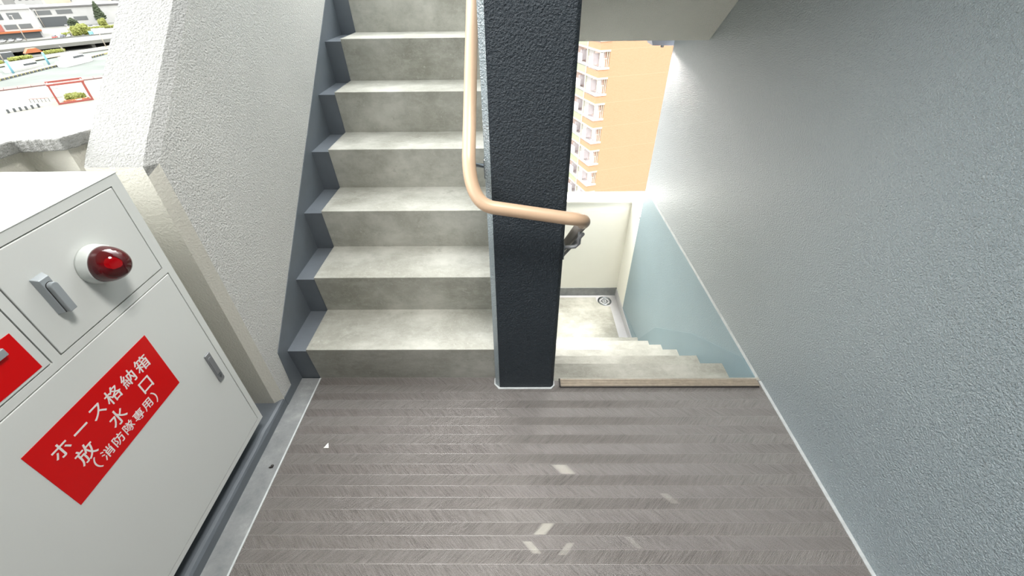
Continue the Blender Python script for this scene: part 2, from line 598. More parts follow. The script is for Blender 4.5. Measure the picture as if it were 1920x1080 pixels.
# upper half landing, its far parapet, and the soffit of the flight above the descending steps
struct('landing_upper', MB().prism([(XW, 2.638), (PX1 - 0.05, 2.638), (PX1 - 0.05, 2.623), (XR, 2.623), (XR, YE + 0.001), (XR + 0.2, YE + 0.001), (XR + 0.2, 3.5), (XW, 3.5)], 'z', 1.093, ZU), GREY_SOFFIT, 'grey sprayed slab of the upper half landing', 'landing')
struct('wall_upper_far', MB().box(-1.12, XR + 0.2, 3.5, 3.7, 1.06, ZU + 1.12), CREAM, 'parapet of the upper half landing', 'wall')
S0y, S0z = 2.6225, 1.093
S1y = D0 - 0.25
S1z = S0z + (S0y - S1y) * 0.822
st = MB()
st.prism([(S0y, S0z), (S1y, S1z), (S1y, S1z + 0.28), (S0y, S0z + 0.245)], 'x', PX1, XR - 0.0005)
struct('ceiling_stair', st, GREY_SOFFIT, 'grey sprayed underside of the flight above the descending steps', 'soffit')

# lower half landing
GX = 0.952
struct('floor_lower', MB().prism([(-0.94, 2.62), (GX, 2.62), (GX, 3.295), (0.895, 3.305), (0.85, 3.335), (0.828, 3.38), (0.825, 3.445), (-0.94, 3.445)], 'z', ZL - 0.18, ZL), CONCRETE,
       'pale concrete floor of the lower half landing', 'floor')
struct('trim_10', MB().box(-0.94, XR, 2.60, YL, ZL - 0.18, ZL - 0.010), PALE_GUTTER, 'grey gutter around the lower half landing', 'gutter')
struct('wall_lower_far', MB().box(-1.12, XR + 0.2, YL, YL + 0.19, ZL - 0.2, -0.285), CREAM, 'cream parapet at the end of the lower half landing', 'wall')
struct('wall_lower_right', MB().box(XR, XR + 0.2, YE + 0.0005, YL - 0.0005, ZL - 0.2, -0.285), CREAM, 'short cream parapet return beyond the blue wall', 'wall')
struct('trim_11', MB().prism([(-1.12, YL - 0.006), (XR - 0.006, YL - 0.006), (XR - 0.006, YE + 0.001), (XR + 0.205, YE + 0.001), (XR + 0.205, YL + 0.195), (-1.12, YL + 0.195)], 'z', -0.285, -0.268), CAP_WHITE,
       'white cap on the cream parapet of the lower landing', 'parapet cap', bevel=0.003)
struct('baseboard_lower', MB().box(-0.94, XR - 0.001, YL - 0.008, YL + 0.002, ZL - 0.02, ZL + 0.088), MORTAR, 'mid grey baseboard under the cream parapet', 'baseboard')
struct('baseboard_lower_right', MB().box(XR - 0.008, XR + 0.002, 2.62, YL - 0.009, ZL - 0.02, ZL + 0.075), PALE_GUTTER, 'pale grey baseboard along the right of the lower landing', 'baseboard')
struct('wall_lower_left', MB().box(-1.12, -0.94, 1.1, YL + 0.19, ZL - 0.2, -0.29), CREAM, 'cream outer wall below the ascending steps', 'wall')

# ------------------------------------------------------------------ ascending flight
up = thing('stair_flight', 'ascending concrete stair flight between the white parapet and navy wall end', 'stairs', (-0.5, D0, 0))
for k in range(7):
    y0, z0, y1 = D0 + k * TR, k * RI, D0 + (k + 1) * TR
    lip = y0 - NOSE
    def soff(y):
        return max(-0.16, (y - D0) * SLOPE - 0.20)
    if k == 6:
        y1 = D0 + 6 * TR + 0.003
    m = MB()
    yb = y1 + 0.001
    m.prism([(y0, z0 - (0.0 if k == 0 else 0.012)), (lip, z0 + RI - 0.001), (lip + 0.001, z0 + RI), (yb, z0 + RI), (yb, soff(yb)), (y0, soff(y0))], 'x', XS, PX0)
    s = m.build('step', CONCRETE, up, world=True)
    m = MB()
    m.prism([(y0 + 0.004, z0 - 0.02), (lip + 0.005, z0 + RI - 0.012), (yb + 0.004, z0 + RI - 0.012), (yb + 0.004, soff(yb)), (y0 + 0.004, soff(y0))], 'x', XW + 0.002, XS)
    g = m.build('painted_gutter', SLATE, s, world=True)
    g['label'] = 'slate grey painted gutter at the left end of the step'

# ------------------------------------------------------------------ descending flight
dn = thing('stair_flight', 'descending pale concrete stair flight beside the blue grey right wall', 'stairs', (0.6, D0, ZL))
for k in range(1, 7):
    yb, yn, z = D0 + (k - 1) * TR, D0 + 0.02 + k * TR, -k * RI
    m = MB()
    m.prism([(yb - 0.02, z), (yn - 0.001, z), (yn, z - 0.001), (yn - NOSE, z - RI - 0.002), (yn - NOSE, z - RI - 0.25), (yb - 0.02, z - 0.30)], 'x', PX1, XR)
    m.build('step', CONCRETE, dn, world=True)
struct('trim_12', MB().prism([(1.198, -0.16), (1.198, -0.0005), (D0 - 0.004, -0.0005), (D0, -0.004), (D0 - 0.02, -0.30), (1.198, -0.30)], 'x', PX1, XR - 0.0005), CONCRETE,
       'concrete edge of the landing below the bronze nosing', 'slab edge')

# ribbed nosing strip at the head of the descending flight
ns = thing('stair_nosing', 'bronze ribbed metal nosing strip at the head of the descending steps', 'stair nosing', (0.6, 1.19, 0))
m = MB()
m.box(0.186, 1.026, 1.172, 1.208, -0.001, 0.004)
m.box(0.186, 1.026, 1.206, 1.211, -0.02, 0.0045)
m.build('base_strip', BRONZE, ns, world=True)
for i in range(4):
    y = 1.1755 + i * 0.0088
    m = MB()
    m.box(0.186, 1.026, y, y + 0.005, 0.0035, 0.0068, 0.001, 1)
    m.build('rib', BRONZE, ns, world=True)
m = MB()
m.box(0.183, 1.022, 1.166, 1.1715, -0.001, 0.0035)
o = m.build('rubber_edge', BLACK, ns, world=True)
m = MB(); m.box(0.181, 0.1865, 1.170, 1.212, -0.001, 0.0072)
m.build('end_cap', BLACK, ns, world=True)

# ------------------------------------------------------------------ handrail
def arc(p0, pc, p1, n=10):
    out = []
    p0, pc, p1 = Vector(p0), Vector(pc), Vector(p1)
    for i in range(n + 1):
        t = i / n
        out.append((1 - t) ** 2 * p0 + 2 * t * (1 - t) * pc + t * t * p1)
    return out
RXL, RYF, RXR, RR = -0.134, 1.112, 0.208, 0.0195
hs = 0.835
rail = thing('handrail', 'beige brown tubular handrail wrapping around the navy wall end', 'handrail', (RXL, RYF, 0.9))
A = Vector((RXL, 2.60, 0.945 + (2.60 - 1.13) * hs))
Bk = Vector((RXL, RYF + 0.075, 0.945 + 0.045 * hs + 0.01))
Cn = Vector((RXL, RYF - 0.002, 0.880))
Dn = Vector((RXL + 0.070, RYF, 0.868))
En = Vector((RXR - 0.055, RYF, 0.832))
Fn = Vector((RXR + 0.004, RYF, 0.826))
Gn = Vector((RXR, RYF + 0.055, 0.787))
pts = [A, A.lerp(Bk, 0.33), A.lerp(Bk, 0.66)] + arc(Bk, Cn, Dn, 12) + [Dn.lerp(En, 0.33), Dn.lerp(En, 0.66)] + arc(En, Fn, Gn, 12)
MB().tube(pts, RR, 24).build('grip', RAIL, rail, world=True)
H = Vector((RXR, 2.55, 0.787 - (2.55 - RYF - 0.055) * hs))
g2 = MB().tube([Gn - (H - Gn).normalized() * 0.004, Gn.lerp(H, 0.5), H], RR - 0.0015, 24).build('lower_tube', RAIL_STEEL, rail, world=True)
g2['label'] = 'dark brushed steel tube descending past the navy wall end'
dv = (H - Gn).normalized()
off = Vector((0, -0.018, -0.030))
b = MB()
p0, p1 = Gn + off + dv * 0.0, H + off
b.tube([p0, p1], 0.006, 8)
b.build('flat_rail', STEEL, rail, world=True)

def bracket(y, side):
    m = MB()
    if side < 0:
        z = 0.945 + (y - 1.13) * hs
        xr, xw = RXL, PX0
    else:
        z = 0.787 - (y - RYF - 0.055) * hs
        xr, xw = RXR, PX1
    m.tube([(xr, y, z - 0.015), (xr, y, z - 0.066), (xr + (xw - xr) * 0.2, y, z - 0.078), (xw, y, z - 0.082)], 0.0065, 10)
    br = m.build('bracket', STEEL if side > 0 else CHROME, rail, world=True)
    m = MB()
    if side < 0:
        m.box(xw - 0.004, xw + 0.001, y - 0.03, y + 0.03, z - 0.112, z - 0.052, 0.002, 1)
    else:
        m.box(xw - 0.001, xw + 0.004, y - 0.03, y + 0.03, z - 0.112, z - 0.052, 0.002, 1)
    m.build('mounting_plate', CHROME, br, world=True)
for y in (1.23, 1.85, 2.45):
    bracket(y, -1)
for y in (1.208, 1.9, 2.4):
    bracket(y, 1)

# ------------------------------------------------------------------ hose cabinet
CX0, CX1, CY0, CY1, CZ0, CZ1 = -1.235, -0.940, 0.20, 0.948, 0.107, 1.048
cab = thing('hose_cabinet', 'white steel fire hose cabinet with red sign and red beacon', 'cabinet', (-1.08, 0.574, CZ0))
m = MB()
m.box(CX0, CX1 - 0.016, CY0 + 0.001, CY1 - 0.001, CZ0 + 0.001, CZ1 - 0.001)
m.build('body', CAB, cab, world=True)
# front frame with three door openings, as strips
D1 = (0.606, 0.917, 0.796, 1.023)   # y0,y1,z0,z1
D3 = (0.235, 0.581, 0.796, 1.023)
D2 = (0.235, 0.925, 0.128, 0.772)
g = 0.0028
def frame_strips():
    m = MB()
    x0, x1 = CX1 - 0.0165, CX1
    def b(y0, y1, z0, z1):
        m.box(x0, x1, y0, y1, z0, z1)
    b(CY0, CY1, D1[3] + g, CZ1)
    b(CY0, CY1, CZ0, D2[2] - g)
    b(CY0, CY1, D2[3] + g, D1[2] - g)
    b(CY0, D3[0] - g, D2[2] - g, D2[3] + g)
    b(CY0, D3[0] - g, D1[2] - g, D1[3] + g)
    b(D2[1] + g, CY1, D2[2] - g, D2[3] + g)
    b(D1[1] + g, CY1, D1[2] - g, D1[3] + g)
    b(D3[1] + g, D1[0] - g, D1[2] - g, D1[3] + g)
    return m
frame_strips().build('front_frame', CAB, cab, world=True)
m = MB()
m.box(CX1 - 0.0163, CX1 - 0.0125, CY0 + 0.02, CY1 - 0.02, CZ0 + 0.012, CZ1 - 0.012)
m.build('door_gap', GAP, cab, world=True)
m = MB()
m.box(CX0 - 0.003, CX1 + 0.0015, CY0 - 0.002, CY1 + 0.002, CZ1 - 0.0015, CZ1 + 0.0015, 0.001, 1)
m.build('top_plate', CAB, cab, world=True)
def door(d):
    m = MB()
    m.box(CX1 - 0.0125, CX1 + 0.0008, d[0], d[1], d[2], d[3], 0.0016, 2)
    return m.build('door', CAB, cab, world=True)
door1, door2, door3 = door(D1), door(D2), door(D3)
XF = CX1 + 0.0008

# lever handle on the upper right door
m = MB()
hy0, hy1, hz0, hz1, hx = 0.651, 0.678, 0.866, 0.951, 0.013
m.poly([(XF, hy0 - .001, hz0 - .001), (XF, hy1 + .001, hz0 - .001), (XF, hy1 + .001, hz1 + .001), (XF, hy0 - .001, hz1 + .001),
        (XF + hx, hy0 + .003, hz0 + .001), (XF + hx, hy1 - .003, hz0 + .001), (XF + hx, hy1 - .003, hz1 - .005), (XF + hx, hy0 + .003, hz1 - .005)],
       [(0, 1, 2, 3), (4, 5, 6, 7), (0, 1, 5, 4), (1, 2, 6, 5), (2, 3, 7, 6), (3, 0, 4, 7)])
h1 = m.build('handle', PULL, door1, world=True, bevel=0.001)
h1['label'] = 'satin grey lever handle'
m = MB()
cy, r, zt, zb = (hy0 + hy1) / 2 + .001, 0.0080, 0.9275, 0.8665
pts = [(cy + r * math.cos(a), zt + r * math.sin(a)) for a in [math.pi * i / 12 for i in range(13)]] + [(cy - r, zb), (cy + r, zb)]
m.prism(pts, 'x', XF + hx - 0.001, XF + hx + 0.010)
m.build('handle_lever', PULL, door1, world=True, bevel=0.0015)
m = MB()
pts = [(cy + (r + .0012) * math.cos(a), zt + (r + .0012) * math.sin(a)) for a in [math.pi * i / 12 for i in range(13)]] + [(cy - r - .0012, zb), (cy + r + .0012, zb)]
m.prism(pts, 'x', XF + hx - 0.002, XF + hx + 0.0004)
m.build('handle_groove', BLACK, door1, world=True)

# beacon
by, bz = 0.776, 0.905
m = MB()
m.lathe([(0.0445, 0), (0.0445, 0.004), (0.0425, 0.022), (0.041, 0.024), (0.0, 0.024)], (XF, by, bz), 'x', 48)
o = m.build('beacon_ring', RING, door1, world=True)
m = MB()
pr = []
for i in range(19):
    t = i / 18
    a = t * math.pi / 2
    pr.append((0.0402 * math.cos(a) ** 0.9 if i < 18 else 0.0, 0.0235 + 0.0485 * math.sin(a)))
m.lathe(pr, (XF, by, bz), 'x', 48)
lens = m.build('beacon_lens', LENS, door1, world=True)
lens['label'] = 'glossy dark red domed beacon lens with a glowing spot'
m = MB()
m.lathe([(0.0, 0.026), (0.007, 0.030), (0.009, 0.038), (0.007, 0.046), (0.0, 0.05)], (XF, by + 0.002, bz), 'x', 24)
m.build('bulb', BULB, door1, world=True)

# latch on the big lower door
m = MB()
ly0, ly1, lz0, lz1 = 0.876, 0.899, 0.386, 0.499
m.box(XF - 0.002, XF + 0.0045, ly0, ly1, lz0, lz1, 0.0018, 2)
la = m.build('latch', STEEL, door2, world=True)
la['label'] = 'recessed dark steel push latch'
m = MB()
cy = (ly0 + ly1) / 2
r = 0.0085
pts = [(cy + r * math.cos(a), 0.478 + r * math.sin(a)) for a in [math.pi * i / 10 for i in range(11)]] + [(cy - r, 0.418), (cy + r, 0.418)]
m.prism(pts, 'x', XF + 0.004, XF + 0.006)
m.build('latch_lever', STEEL, door2, world=True, bevel=0.0006)
m = MB()
m.box(XF + 0.004, XF + 0.0055, cy - .008, cy + .008, 0.412, 0.4145)
pts = [(cy - .006, .408), (cy + .006, .408), (cy + .002, .398), (cy - .002, .398)]
m.prism(pts, 'x', XF + 0.004, XF + 0.0052)
m.build('latch_button', CHROME, door2, world=True)

# red sign on the big door, lettering
sg = MB()
sg.box(XF - 0.0005, XF + 0.0008, 0.434, 0.770, 0.511, 0.692)
sign = sg.build('sign_panel', RED, cab, world=True)
sign['label'] = 'red sign panel with white lettering'

def glyph_mesh(ch, size, bold):
    cu = bpy.data.curves.new('glyph', 'FONT')
    cu.body = ch
    cu.size = size
    cu.offset = bold
    cu.fill_mode = 'FRONT'
    o = bpy.data.objects.new('glyph', cu)
    COL.objects.link(o)
    dg = bpy.context.evaluated_depsgraph_get()
    me = bpy.data.meshes.new_from_object(o.evaluated_get(dg))
    COL.objects.unlink(o)
    bpy.data.objects.remove(o)
    bpy.data.curves.remove(cu)
    return me

def lettering(rows, x):
    """rows: list of (char, y, z, height). Each glyph is centred on its (y, z)."""
    bm = bmesh.new()
    ref = {}
    for ch, y, z, hgt in rows:
        s = hgt / 0.92
        me = glyph_mesh(ch, s, 0.0)
        if len(me.vertices) == 0:
            continue
        xs = [v.co.x for v in me.vertices]
        zs = [v.co.y for v in me.vertices]
        cx = (min(xs) + max(xs)) / 2
        cz = (min(zs) + max(zs)) / 2
        tmp = bmesh.new()
        tmp.from_mesh(me)
        d = hgt * 0.011
        for q_, (dy, dz) in enumerate(((0, 0), (d, 0), (-d, 0), (0, d), (0, -d))):
            vm = {}
            for v in tmp.verts:
                vm[v] = bm.verts.new((x + q_ * 0.00002, y + v.co.x - cx + dy, z + v.co.y - cz + dz))
            for f in tmp.faces:
                try:
                    bm.faces.new([vm[v] for v in f.verts])
                except ValueError:
                    pass
        tmp.free()
        bpy.data.meshes.remove(me)
    bmesh.ops.recalc_face_normals(bm, faces=bm.faces[:])
    ext = bmesh.ops.extrude_face_region(bm, geom=bm.faces[:])
    for e in ext['geom']:
        if isinstance(e, bmesh.types.BMVert):
            e.co.x += 0.0003
    mb = MB()
    mb.bm.free()
    mb.bm = bm
    return mb

rows = []
for ch, y in zip('ホース格納箱', (0.484, 0.533, 0.579, 0.625, 0.673, 0.720)):
    rows.append((ch, y, 0.641, 0.0385))
for ch, y in zip('放水口', (0.508, 0.601, 0.697)):
    rows.append((ch, y, 0.590, 0.0405))
rows.append(('（', 0.508, 0.549, 0.034))
for ch, y in zip('消防隊専用', (0.5365, 0.570, 0.6035, 0.637, 0.6685)):
    rows.append((ch, y, 0.547, 0.0285))
rows.append(('）', 0.695, 0.545, 0.034))
lettering(rows, XF + 0.0008).build('lettering', LETTER, sign, world=True)

# red panel and small latch on the upper left door
m = MB()
m.box(XF - 0.0005, XF + 0.0008, 0.245, 0.565, 0.803, 0.893)
p3 = m.build('sign_panel', RED, cab, world=True)
p3['label'] = 'plain red panel on the upper left door'
m = MB()
m.box(XF, XF + 0.008, 0.512, 0.538, 0.866, 0.882, 0.001, 1)
m.build('latch', PULL, door3, world=True)
for y in (0.26, 0.86):
    m = MB()
    m.box(-1.2, -1.0, y - 0.02, y + 0.02, CURB - 0.003, CZ0 + 0.002)
    m.build('support_foot', STEEL, cab, world=True)

# ------------------------------------------------------------------ drain, lamp, litter
dr = thing('floor_drain', 'round metal drain set in the lower landing gutter corner', 'drain', (0.91, 3.392, ZL - 0.008))
m = MB()
m.lathe([(0.070, -0.01), (0.070, 0.005), (0.056, 0.007), (0.052, 0.0), (0.052, -0.01)], (0.91, 3.392, ZL - 0.008), 'z', 40)
m.build('drain_ring', CHROME, dr, world=True)
m = MB()
m.lathe([(0.052, -0.012), (0.052, -0.006), (0.0, -0.006)], (0.91, 3.392, ZL - 0.008), 'z', 32)
m.build('drain_well', Mat('dark_drain', srgb(96, 84, 78), 0.6), dr, world=True)
m = MB()
m.lathe([(0.034, -0.006), (0.034, 0.001), (0.024, 0.001), (0.024, -0.006)], (0.91, 3.392, ZL - 0.008), 'z', 32)
m.box(0.91 - 0.048, 0.91 + 0.048, 3.389, 3.395, ZL - 0.014, ZL - 0.008)
m.box(0.907, 0.913, 3.345, 3.438, ZL - 0.014, ZL - 0.0078)
m.build('grate', CHROME, dr, world=True)

lp = thing('ceiling_light_with_fill', 'long pale grey light fitting under the upper half landing', 'light', (1.0, 3.33, 1.093))
m = MB()
m.prism([(0.885, 1.0935), (0.925, 0.984), (1.22, 0.980), (1.22, 1.0935)], 'y', 3.26, 3.40)
m.build('housing', Mat('lilac_grey_plastic', srgb(170, 172, 186), 0.4), lp, world=True)
m = MB()
m.box(0.998, 1.014, 3.30, 3.32, 0.966, 0.984)
m.build('clip', BLACK, lp, world=True)
ld = bpy.data.lights.new('added_landing_fill', 'AREA')  # added light to brighten the lower landing; the fitting itself looks unlit
ld.shape = 'RECTANGLE'
ld.size, ld.size_y = 0.28, 0.12
ld.energy = 84
ld.spread = math.radians(125)
ld.color = (1.0, 0.97, 0.92)
lo = bpy.data.objects.new('added_landing_fill', ld)
COL.objects.link(lo)
lo.location = (1.06, 3.33, 0.976)
lo.rotation_euler = (math.radians(-24), math.radians(24), 0)

# unseen round light added over the landing to lift cabinet, floor and wall
cl = thing('ceiling_light_with_fill', 'added unseen round white light on the slab over the vinyl landing', 'light', (0.0, 0.65, 2.47))
MB().lathe([(0.0, 0.0), (0.24, 0.0), (0.24, -0.03), (0.22, -0.05), (0.0, -0.05)], (0.0, 0.65, 2.47), 'z', 40).build('housing', RING, cl, world=True)
ld = bpy.data.lights.new('added_ceiling_fill', 'AREA')
ld.shape = 'DISK'
ld.size = 0.42
ld.energy = 20
ld.spread = math.radians(115)
ld.color = (1.0, 0.98, 0.95)
lo = bpy.data.objects.new('added_ceiling_fill', ld)
COL.objects.link(lo)
lo.location = (0.0, 0.65, 2.415)

m = MB()
m.poly([(-0.722, 0.886, 0.001), (-0.702, 0.886, 0.001), (-0.711, 0.908, 0.001), (-0.712, 0.893, 0.004)], [(0, 1, 2), (0, 1, 3), (1, 2, 3), (2, 0, 3)])
tag(m.build('paper_scrap', PAPER), 'tiny white triangular scrap lying on the vinyl floor', 'scrap')
m = MB()
m.blob((-0.881, 0.813, 0.002), (0.005, 0.006, 0.003), 2, 0.35, 5)
m.blob((-0.887, 0.809, 0.002), (0.004, 0.003, 0.002), 1, 0.35, 6)
tag(m.build('dirt_clod', BLACK), 'small black clod of dirt on the grey gutter strip', 'dirt')

# ------------------------------------------------------------------ brick apartment block beyond the parapet
def brick_mat():
    m = Mat('orange_brick_tile', outdoor(205, 140, 92), 0.8)
    br = m.n.new('ShaderNodeTexBrick')
    br.inputs['Scale'].default_value = 1.0
    br.inputs['Brick Width'].default_value = 0.24
    br.inputs['Row Height'].default_value = 0.09
    br.inputs['Mortar Size'].default_value = 0.012
    br.inputs['Color1'].default_value = outdoor(217, 154, 114, 0.46)
    br.inputs['Color2'].default_value = outdoor(223, 163, 124, 0.46)
    br.inputs['Mortar'].default_value = outdoor(226, 188, 146, 0.4)
    sx = m.n.new('ShaderNodeSeparateXYZ')
    m.l.new(m.tc(), sx.inputs[0])
    cb = m.n.new('ShaderNodeCombineXYZ')
    m.l.new(m.math('ADD', sx.outputs[0], sx.outputs[1]), cb.inputs[0])
    m.l.new(sx.outputs[2], cb.inputs[1])
    m.l.new(cb.outputs[0], br.inputs['Vector'])
    big = m.noise(0.25, 4)
    c = m.mix(m.ramp(big, [(0.35, (0, 0, 0)), (0.7, (0.35, 0.35, 0.35))]), br.outputs[0], outdoor(227, 171, 132, 0.46))
    fr = m.math('FRACT', m.math('DIVIDE', m.math('ADD', sx.outputs[2], 0.6), 2.9))
    ln = m.math('LESS_THAN', fr, 0.025)
    c = m.mix(m.math('MULTIPLY', ln, 0.3), c, outdoor(240, 206, 166, 0.4))
    m.set_color(c)
    return m
BRICK = brick_mat()
FRAME_W = Mat('cream_window_frame', outdoor(232, 230, 208, 0.46), 0.6)
GREEN_P = Mat('pale_green_panel', outdoor(190, 206, 160, 0.45), 0.6)
GLASS_D = Mat('grey_window_glass', srgb(190, 188, 184), 0.2)
WALL_IN = Mat('loggia_inner_wall', srgb(226, 206, 196), 0.8)
PART_W = Mat('white_partition', outdoor(230, 222, 224, 0.7), 0.6)
bl = thing('apartment_block', 'orange brick apartment block with corner balconies seen beyond the landing', 'building', (9.75, 55, -32), math.radians(19))
ZB = 32.0
NF, PITCH = 12, 2.9
top0 = ZB - 6.66      # underside of the top beam of the first floor in view
Z_top_body = top0 + 2.9 * 1 + 0.4
m = MB()
m.box(1.32, 26, 0, 16, 0, Z_top_body)
m.box(0.0, 1.32, 6.5, 16, 0, Z_top_body)
m.build('brick_wall', BRICK, bl)
m = MB()
m.box(1.15, 1.33, 0.9, 6.5, 0, Z_top_body - 0.1)
m.box(0.2, 1.16, 6.40, 6.505, 0, Z_top_body - 0.1)
m.build('inner_wall', WALL_IN, bl)
m = MB()
m.box(0.0, 26, 0, 16, Z_top_body, Z_top_body + 0.25)
m.build('roof_slab', FRAME_W, bl)
m = MB(); m.box(-0.06, 0.16, 2.97, 3.17, 0, Z_top_body)
m.build('mullion', FRAME_W, bl)
m = MB(); m.box(-0.06, 0.16, 6.3, 6.52, 0, Z_top_body)
m.build('mullion', FRAME_W, bl)
for i in range(-1, 9):
    zt = top0 - PITCH * i         # underside of the opening's top beam
    zb = zt - 1.62                # top of the bottom lip
    zn = zt - PITCH + 0.2         # top of next beam
    m = MB()
    m.box(0, 1.33, 0, 0.2, zn, zb - 0.22)
    m.box(0, 0.2, 0.2, 2.98, zn, zb - 0.22)
    m.build('spandrel', BRICK, bl)
    m = MB()
    m.box(-0.05, 1.36, -0.05, 0.2, zt, zt + 0.2)
    m.box(-0.05, 0.2, 0.2, 6.4, zt, zt + 0.2)
    m.build('top_beam', FRAME_W, bl)
    m = MB()
    m.box(-0.07, 1.38, -0.07, 0.2, zb - 0.22, zb)
    m.box(-0.07, 0.2, 0.2, 6.4, zb - 0.22, zb)
    m.build('balcony_lip', FRAME_W, bl)
    m = MB()
    m.box(0.0, 1.2, 0.2, 6.4, zb - 0.35, zb - 0.23)
    m.build('balcony_floor', PART_W, bl)
    m = MB()
    m.box(0.0, 0.16, 3.17, 6.3, zn + 0.02, zb - 0.23)
    m.build('green_panel', GREEN_P, bl)
    for bx in ((0.25, 1.1, 2.2, 2.28, zb, zt - 0.45), (0.25, 1.1, 5.4, 5.48, zb, zt - 0.45)):
        MB().box(*bx).build('partition', PART_W, bl)
    for bx in ((0.06, 0.12, 1.75, 2.9, zb + 0.05, zb + 0.85), (0.06, 0.12, 4.6, 6.2, zb + 0.05, zb + 0.85)):
        MB().box(*bx).build('balcony_screen', PART_W, bl)
    for bx in ((1.08, 1.16, 0.95, 2.1, zb - 0.2, zt), (1.08, 1.16, 3.4, 5.2, zb - 0.2, zt)):
        MB().box(*bx).build('window', GLASS_D, bl)
    for x0, x1 in ((0.05, 0.11), (0.95, 1.02), (1.18, 1.24)):
        MB().box(x0, x1, 0.02, 0.08, zb, zt).build('balcony_post', FRAME_W, bl)
    MB().box(0.11, 0.95, 0.03, 0.06, zt - 0.75, zt - 0.68).build('balcony_bar', FRAME_W, bl)
    m = MB()
    m.box(0.3, 0.62, 0.25, 0.5, zt - 0.85, zt - 0.1)
    m.build('water_heater', PART_W, bl)

# ------------------------------------------------------------------ harbour city beyond the left parapet
GZ = -32.0
def city_col(r, g, b, k=0.30):
    return outdoor(r, g, b, k)  # pale city tones stand in for haze in the air
R45 = math.radians(45)
q = math.sqrt(0.5)
def W(s, w, z=GZ):
    """s metres out towards the harbour, w metres sideways."""
    return (-q * s + q * w, q * s + q * w, z)
def local(pts):
    """(s,w) pairs to world xy for ground polygons."""
    return [W(s, w)[:2] for s, w in pts]
PAVE = Mat('pale_city_paving', city_col(176, 172, 164, 0.17), 0.9).mottle(0.05, 0.12)
CREAMP = Mat('pale_cream_plaza', city_col(206, 204, 186, 0.15), 0.9).mottle(0.1, 0.05)
PINK = Mat('pink_promenade', city_col(196, 150, 142, 0.17), 0.9).mottle(0.3, 0.08)
WATER = Mat('grey_green_canal', city_col(166, 172, 166, 0.27), 0.9, spec=0.0).mottle(0.06, 0.12)
WATER.bump(WATER.noise(0.6, 3), 0.15, 0.2)
CITYW = Mat('white_city_wall', city_col(212, 212, 208, 0.38), 0.8).mottle(0.2, 0.05)
CITYG = Mat('grey_city_wall', city_col(176, 176, 172), 0.8).mottle(0.2, 0.08)
CITYC = Mat('cream_city_wall', city_col(212, 204, 180, 0.45), 0.8).mottle(0.2, 0.06)
QUAYG = Mat('pale_quay_concrete', city_col(186, 186, 176, 0.17), 0.9).mottle(0.15, 0.12)
ROADG = Mat('pale_road_surface', city_col(176, 180, 172, 0.15), 0.9).mottle(0.1, 0.1)
ROOFG = Mat('grey_city_roof', city_col(160, 158, 156, 0.19), 0.8).mottle(0.2, 0.1)
DARKW = Mat('dark_city_opening', city_col(92, 98, 100), 0.5)
WINC = Mat('grey_city_window', city_col(128, 132, 132), 0.3)
SALMON = Mat('salmon_red_cladding', city_col(206, 120, 104), 0.8)
ORANGE = Mat('orange_awning', city_col(214, 120, 60), 0.7)
REDSTEEL = Mat('red_painted_steel', city_col(186, 78, 60), 0.6)
LEAF = Mat('yellow_green_leaves', city_col(150, 156, 60, 0.3), 0.9).mottle(1.5, 0.3)
LEAFD = Mat('dark_green_leaves', city_col(70, 86, 50), 0.9).mottle(1.2, 0.3)
CYAN = Mat('cyan_pile_paint', city_col(130, 190, 210, 0.5), 0.6)
YELLOWED = Mat('pale_yellow_edge', city_col(206, 198, 140), 0.8)
BOATW = Mat('white_boat_hull', city_col(224, 224, 220, 0.55), 0.5)
POLE = Mat('pale_pole_paint', city_col(206, 196, 180), 0.6)

gm = MB()
gm.poly([(-2500, -1500, GZ - 0.6), (1500, -1500, GZ - 0.6), (1500, 2500, GZ - 0.6), (-2500, 2500, GZ - 0.6)], [(0, 1, 2, 3)])
struct('ground', gm, PAVE, 'pale city ground far below the stairs', 'ground')
struct('canal', MB().prism(local([(243.5, -90), (243.5, 90), (392, 90), (311 - 1.22 * 15 * 0 + 21, 30), (314, -14), (245, -90)]), 'z', GZ - 0.58, GZ - 0.4), WATER,
       'grey green canal water below the parapet', 'canal')
struct('plaza', MB().prism(local([(150, -60), (150, 60), (240, 60), (241, -60)]), 'z', GZ - 0.58, GZ), CREAMP,
       'pale cream waterfront plaza on the near bank', 'plaza')
pm = MB()
for i in range(-16, 17):
    w0 = i * 3.6
    pm.prism(local([(239.0, w0), (239.0, w0 + 3.5), (243.6, w0 + 3.5), (244.6, w0)]), 'z', GZ - 0.3, GZ + 0.35)
struct('promenade', pm, PINK, 'pink paved promenade along the near edge of the canal', 'promenade')
pm = MB()
pm.prism(local([(314, -60), (313, -14), (332, 30), (392, 90), (640, 120), (640, -60)]), 'z', GZ - 0.58, GZ + 0.1)
struct('quay', pm, QUAYG, 'grey far bank of the canal', 'quay')

def city(name, label, cat, s, w, rz=0.0, group=None):
    return thing(name, label, cat, W(s, w), R45 + rz, group)

